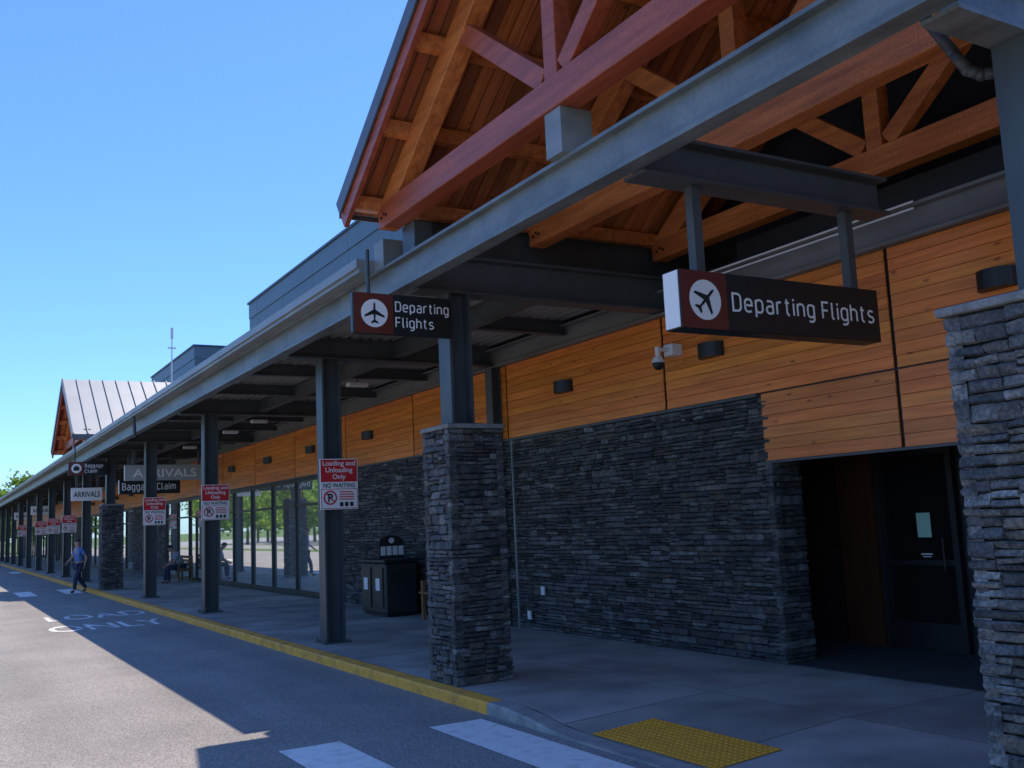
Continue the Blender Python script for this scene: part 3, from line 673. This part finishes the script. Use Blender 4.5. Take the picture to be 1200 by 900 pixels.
# ================================================================= PEOPLE
def skin(joints,edges,root,sub=1):
    me=bpy.data.meshes.new('s'); names=list(joints); me.from_pydata([joints[n][0] for n in names],[(names.index(a),names.index(b)) for a,b in edges],[])
    ob=bpy.data.objects.new('s',me); COL.objects.link(ob)
    md=ob.modifiers.new('s','SKIN'); md.use_smooth_shade=True
    if not me.skin_vertices: me.skin_vertices.new()
    for i,n in enumerate(names):
        r=joints[n][1]; r=r if isinstance(r,tuple) else (r,r)
        me.skin_vertices[0].data[i].radius=r; me.skin_vertices[0].data[i].use_root=(n==root)
    s=ob.modifiers.new('u','SUBSURF'); s.levels=sub; s.render_levels=sub
    dg=bpy.context.evaluated_depsgraph_get(); dg.update()
    m2=bpy.data.meshes.new_from_object(ob.evaluated_get(dg))
    vs=[tuple(v.co) for v in m2.vertices]; fs=[tuple(p.vertices) for p in m2.polygons]
    bpy.data.objects.remove(ob); bpy.data.meshes.remove(m2)
    return vs,fs
def person(P,loc,rot,scale,label,shirt,trousers,grp=None):
    E=[('pelvis','belly'),('belly','chest'),('chest','neck'),('neck','head'),('head','crown')]
    J={'pelvis':(P['pelvis'],(.15,.11)),'belly':(P['belly'],(.14,.105)),'chest':(P['chest'],(.165,.11)),'neck':(P['neck'],.055),'head':(P['head'],(.075,.09)),'crown':(P['crown'],(.07,.085))}
    for s in'lr':
        for n,r in(('shoulder',.06),('elbow',.043),('wrist',.028),('hip',.09),('knee',.06),('ankle',.04),('toe',.035)): J[n+s]=(P[n+s],r)
        w=Vector(P['wrist'+s]);d=(w-Vector(P['elbow'+s])).normalized(); palm=w+d*.07; J['palm'+s]=(tuple(palm),(.035,.018))
        E+=[('chest','shoulder'+s),('shoulder'+s,'elbow'+s),('elbow'+s,'wrist'+s),('wrist'+s,'palm'+s),('pelvis','hip'+s),('hip'+s,'knee'+s),('knee'+s,'ankle'+s),('ankle'+s,'toe'+s)]
    vs,fs=skin(J,E,'pelvis',2)
    mb=MB(); mb.add(vs,fs)
    for s,sg in(('l',-1),('r',1)):
        w=Vector(P['wrist'+s]);d=(w-Vector(P['elbow'+s])).normalized(); side=d.cross(Vector((1,0,0)));side=side.normalized() if side.length>.1 else Vector((0,1,0)); palm=w+d*.08
        for k,(o,L) in enumerate(((-.027,.07),(-.009,.08),(.009,.075),(.027,.06))):
            a=palm+side*o; b=a+d*L*.5; c=b+(d*.8+Vector((-sg*.6,0,0))).normalized()*L*.5
            v,f=skin({'a':(tuple(a),.010),'b':(tuple(b),.009),'c':(tuple(c),.007)},[('a','b'),('b','c')],'a',1); mb.add(v,f)
        a=palm-d*.04+side*.03;b=a+(d*.6+side).normalized()*.035;c=b+d*.03
        v,f=skin({'a':(tuple(a),.012),'b':(tuple(b),.010),'c':(tuple(c),.008)},[('a','b'),('b','c')],'a',1); mb.add(v,f)
    h=Vector(P['head']);fd=Vector(P.get('face',(0,1,0)))
    mb.sphere(tuple(h+fd*.10+Vector((0,0,.03))),(.014,.02,.02),8,6)
    for sx in(-1,1): mb.sphere(tuple(h+Vector((sx*.082,0,.03))),(.012,.022,.03),8,6)
    ob=mb.obj('person',M['skin'],smooth=True); ob.location=loc; ob.rotation_euler=(0,0,rot); ob.scale=(scale,)*3
    ob['label']=label; ob['category']='person'
    if grp: ob['group']=grp
    def ch(mb,n,m): 
        o=mb.obj(n,m,smooth=True); o.parent=ob
    JS={'pelvis':(P['pelvis'],(.17,.13)),'belly':(P['belly'],(.165,.125)),'chest':(P['chest'],(.185,.125)),'neck':(tuple(Vector(P['neck'])-Vector((0,0,.03))),.065)}
    ES=[('pelvis','belly'),('belly','chest'),('chest','neck')]
    for s in'lr':
        sh,el=Vector(P['shoulder'+s]),Vector(P['elbow'+s]); JS['sh'+s]=(tuple(sh),.078); JS['el'+s]=(tuple(sh.lerp(el,.8)),.062); ES+=[('chest','sh'+s),('sh'+s,'el'+s)]
    v,f=skin(JS,ES,'pelvis',2); m1=MB(); m1.add(v,f); ch(m1,'shirt',shirt)
    JS={'pelvis':(tuple(Vector(P['pelvis'])-Vector((0,0,.02))),(.165,.125))};ES=[]
    for s in'lr':
        for n,r in(('hip',.105),('knee',.078),('ankle',.06)): JS[n+s]=(P[n+s],r)
        ES+=[('pelvis','hip'+s),('hip'+s,'knee'+s),('knee'+s,'ankle'+s)]
    v,f=skin(JS,ES,'pelvis',2); m1=MB(); m1.add(v,f); ch(m1,'trousers',trousers)
    m1=MB(); c=Vector(P['crown']); m1.sphere(tuple(c-fd*.015-Vector((0,0,.03))),(.088,.105,.085),14,7,z0=-.1); ch(m1,'hair',M['hair'])
    for s in'lr':
        a,t=Vector(P['ankle'+s]),Vector(P['toe'+s]); v,f=skin({'a':(tuple(a-Vector((0,0,.03))),.05),'t':(tuple(t),.045)},[('a','t')],'a',1); m1=MB(); m1.add(v,f); ch(m1,'shoe',M['shoe'])
    return ob
WALK=dict(pelvis=(0,0,.94),belly=(0,.02,1.1),chest=(0,.04,1.33),neck=(0,.06,1.5),head=(0,.09,1.62),crown=(0,.09,1.72),
 shoulderl=(-.19,.04,1.42),elbowl=(-.25,-.10,1.16),wristl=(-.24,-.05,.92),shoulderr=(.19,.05,1.42),elbowr=(.25,.12,1.17),wristr=(.22,.3,1.02),
 hipl=(-.10,0,.88),kneel=(-.10,.18,.50),anklel=(-.10,.22,.10),toel=(-.11,.36,.05),hipr=(.10,0,.88),kneer=(.10,-.02,.48),ankler=(.10,-.28,.14),toer=(.11,-.17,.05))
person(WALK,(4.02,33.9,0),math.radians(110),.94,'person in blue shirt and jeans stepping along the kerb',M['shirt'],M['jeans'])
SIT=dict(pelvis=(0,0,.56),belly=(0,.06,.70),chest=(0,.18,.90),neck=(0,.28,1.04),head=(0,.36,1.13),crown=(0,.40,1.22),
 shoulderl=(-.19,.2,.98),elbowl=(-.22,.3,.72),wristl=(-.12,.5,.62),shoulderr=(.19,.2,.98),elbowr=(.22,.3,.72),wristr=(.12,.5,.62),
 hipl=(-.10,.03,.54),kneel=(-.13,.46,.55),anklel=(-.12,.44,.12),toel=(-.12,.58,.05),hipr=(.10,.03,.54),kneer=(.13,.46,.55),ankler=(.12,.50,.12),toer=(.12,.64,.05))
person(SIT,(7.15,34.1,SW-.05),math.radians(90),1.,'person in light shirt leaning forward on a bench',M['shirt_light'],M['jeans'])

# ================================================================= TREES
def tree(seed,h,w,loc,label):
    random.seed(seed)
    th=thing('tree',label,'tree',loc,'broadleaf trees beyond the road')
    mb=MB(); x,y,z=loc; base=Vector(loc); top=base+Vector((U(-.3,.3),U(-.3,.3),h*.75))
    mb.cyl(base,base+(top-base)*.4,.2,.15,n=8); mb.cyl(base+(top-base)*.4,top,.15,.04,n=8)
    cl_=[]
    for i in range(9):
        t=U(.25,.8); p=base+(top-base)*t; a=U(0,6.28); r=w*U(.3,.48); q=p+Vector((r*math.cos(a),r*math.sin(a),U(.5,1.6))); mb.cyl(p,q,.07,.02,n=6); cl_.append(q)
    part(mb,'trunk',M['bark'],th)
    mb=MB()
    for i in range(34):
        ph_=U(0,6.28); zz=U(-.9,1); rr=math.sqrt(max(0,1-zz*zz))*U(.45,.95); cl_.append(base+Vector((w/2*rr*math.cos(ph_),w/2*rr*math.sin(ph_),h*.62+zz*h*.36)))
    for c in cl_:
        s=U(.5,1.0)*w*.17; g_=U(.6,1.35)
        for k in range(90):
            d=Vector((random.gauss(0,1),random.gauss(0,1),random.gauss(0,.8)))*s*.6; p=c+d
            a=Vector((U(-1,1),U(-1,1),U(-1,1))).normalized(); b=a.orthogonal().normalized(); L=U(.16,.32)
            q=g_*U(.8,1.2); mb.add([p-a*L,p-b*L*.6,p+a*L,p+b*L*.6],[(0,1,2,3)],(q,q,q*.8))
    part(mb,'crown',M['leaf'],th)
    return th
A=tree(3,9.5,7,(9.5,140,0),'leafy green tree beyond the terminal end'); B=tree(5,8,6.5,(12,150,0),'leafy green tree beyond the terminal end')
for p in((6.5,148),(16,165),(3,160),(-3,160),(20,150),(9,155),(13,138)):
    copy_tree(random.choice((A,B)),(p[0],p[1],0))
for i in range(26):
    copy_tree(random.choice((A,B)),(-15-(i%2)*6-U(0,3),34+i*4.2+U(-1,1),0))

# ================================================================= LIGHT, SKY, CAMERA
sd=Vector((1.71,1.32,4.9)).normalized(); el=math.asin(sd.z); az=math.atan2(sd.x,sd.y)
w=bpy.data.worlds.new('World'); scene.world=w; w.use_nodes=True; nt=w.node_tree; bg=nt.nodes['Background']
sk=nt.nodes.new('ShaderNodeTexSky'); sk.sky_type='NISHITA'; sk.sun_disc=False; sk.sun_elevation=el; sk.sun_rotation=az
sk.air_density=1.; sk.dust_density=.3; sk.ozone_density=2.
mx=nt.nodes.new('ShaderNodeMix'); mx.data_type='RGBA'; mx.blend_type='MULTIPLY'; mx.inputs[0].default_value=1.; mx.inputs[7].default_value=(.80,1.22,1.95,1)
nt.links.new(sk.outputs[0],mx.inputs[6]); nt.links.new(mx.outputs[2],bg.inputs[0]); bg.inputs[1].default_value=.13
ld_=bpy.data.lights.new('sun','SUN'); ld_.energy=5; ld_.angle=math.radians(.5); ld_.color=(1,.90,.78)
so=bpy.data.objects.new('sun',ld_); COL.objects.link(so); so.rotation_euler=(-sd).to_track_quat('-Z','Y').to_euler()
cam=bpy.data.cameras.new('camera'); co=bpy.data.objects.new('camera',cam); COL.objects.link(co); scene.camera=co
cam.sensor_width=36; cam.lens=1161/1200*36; cam.clip_end=3000; cam.clip_start=.05
psi=math.radians(30.44); p=math.radians(7.7); r=.045
F=Vector((math.cos(p)*math.sin(psi),math.cos(p)*math.cos(psi),math.sin(p))); Rt=Vector((math.cos(psi),-math.sin(psi),0)); Up=Vector((-math.sin(p)*math.sin(psi),-math.sin(p)*math.cos(psi),math.cos(p)))
ir=(Rt-r*Up).normalized(); iu=(Up+r*Rt).normalized()
m=Matrix((( ir.x,iu.x,-F.x,0),(ir.y,iu.y,-F.y,0),(ir.z,iu.z,-F.z,1.7),(0,0,0,1)))
co.matrix_world=m
scene.view_settings.view_transform='Standard'; scene.view_settings.look='None'; scene.view_settings.exposure=0
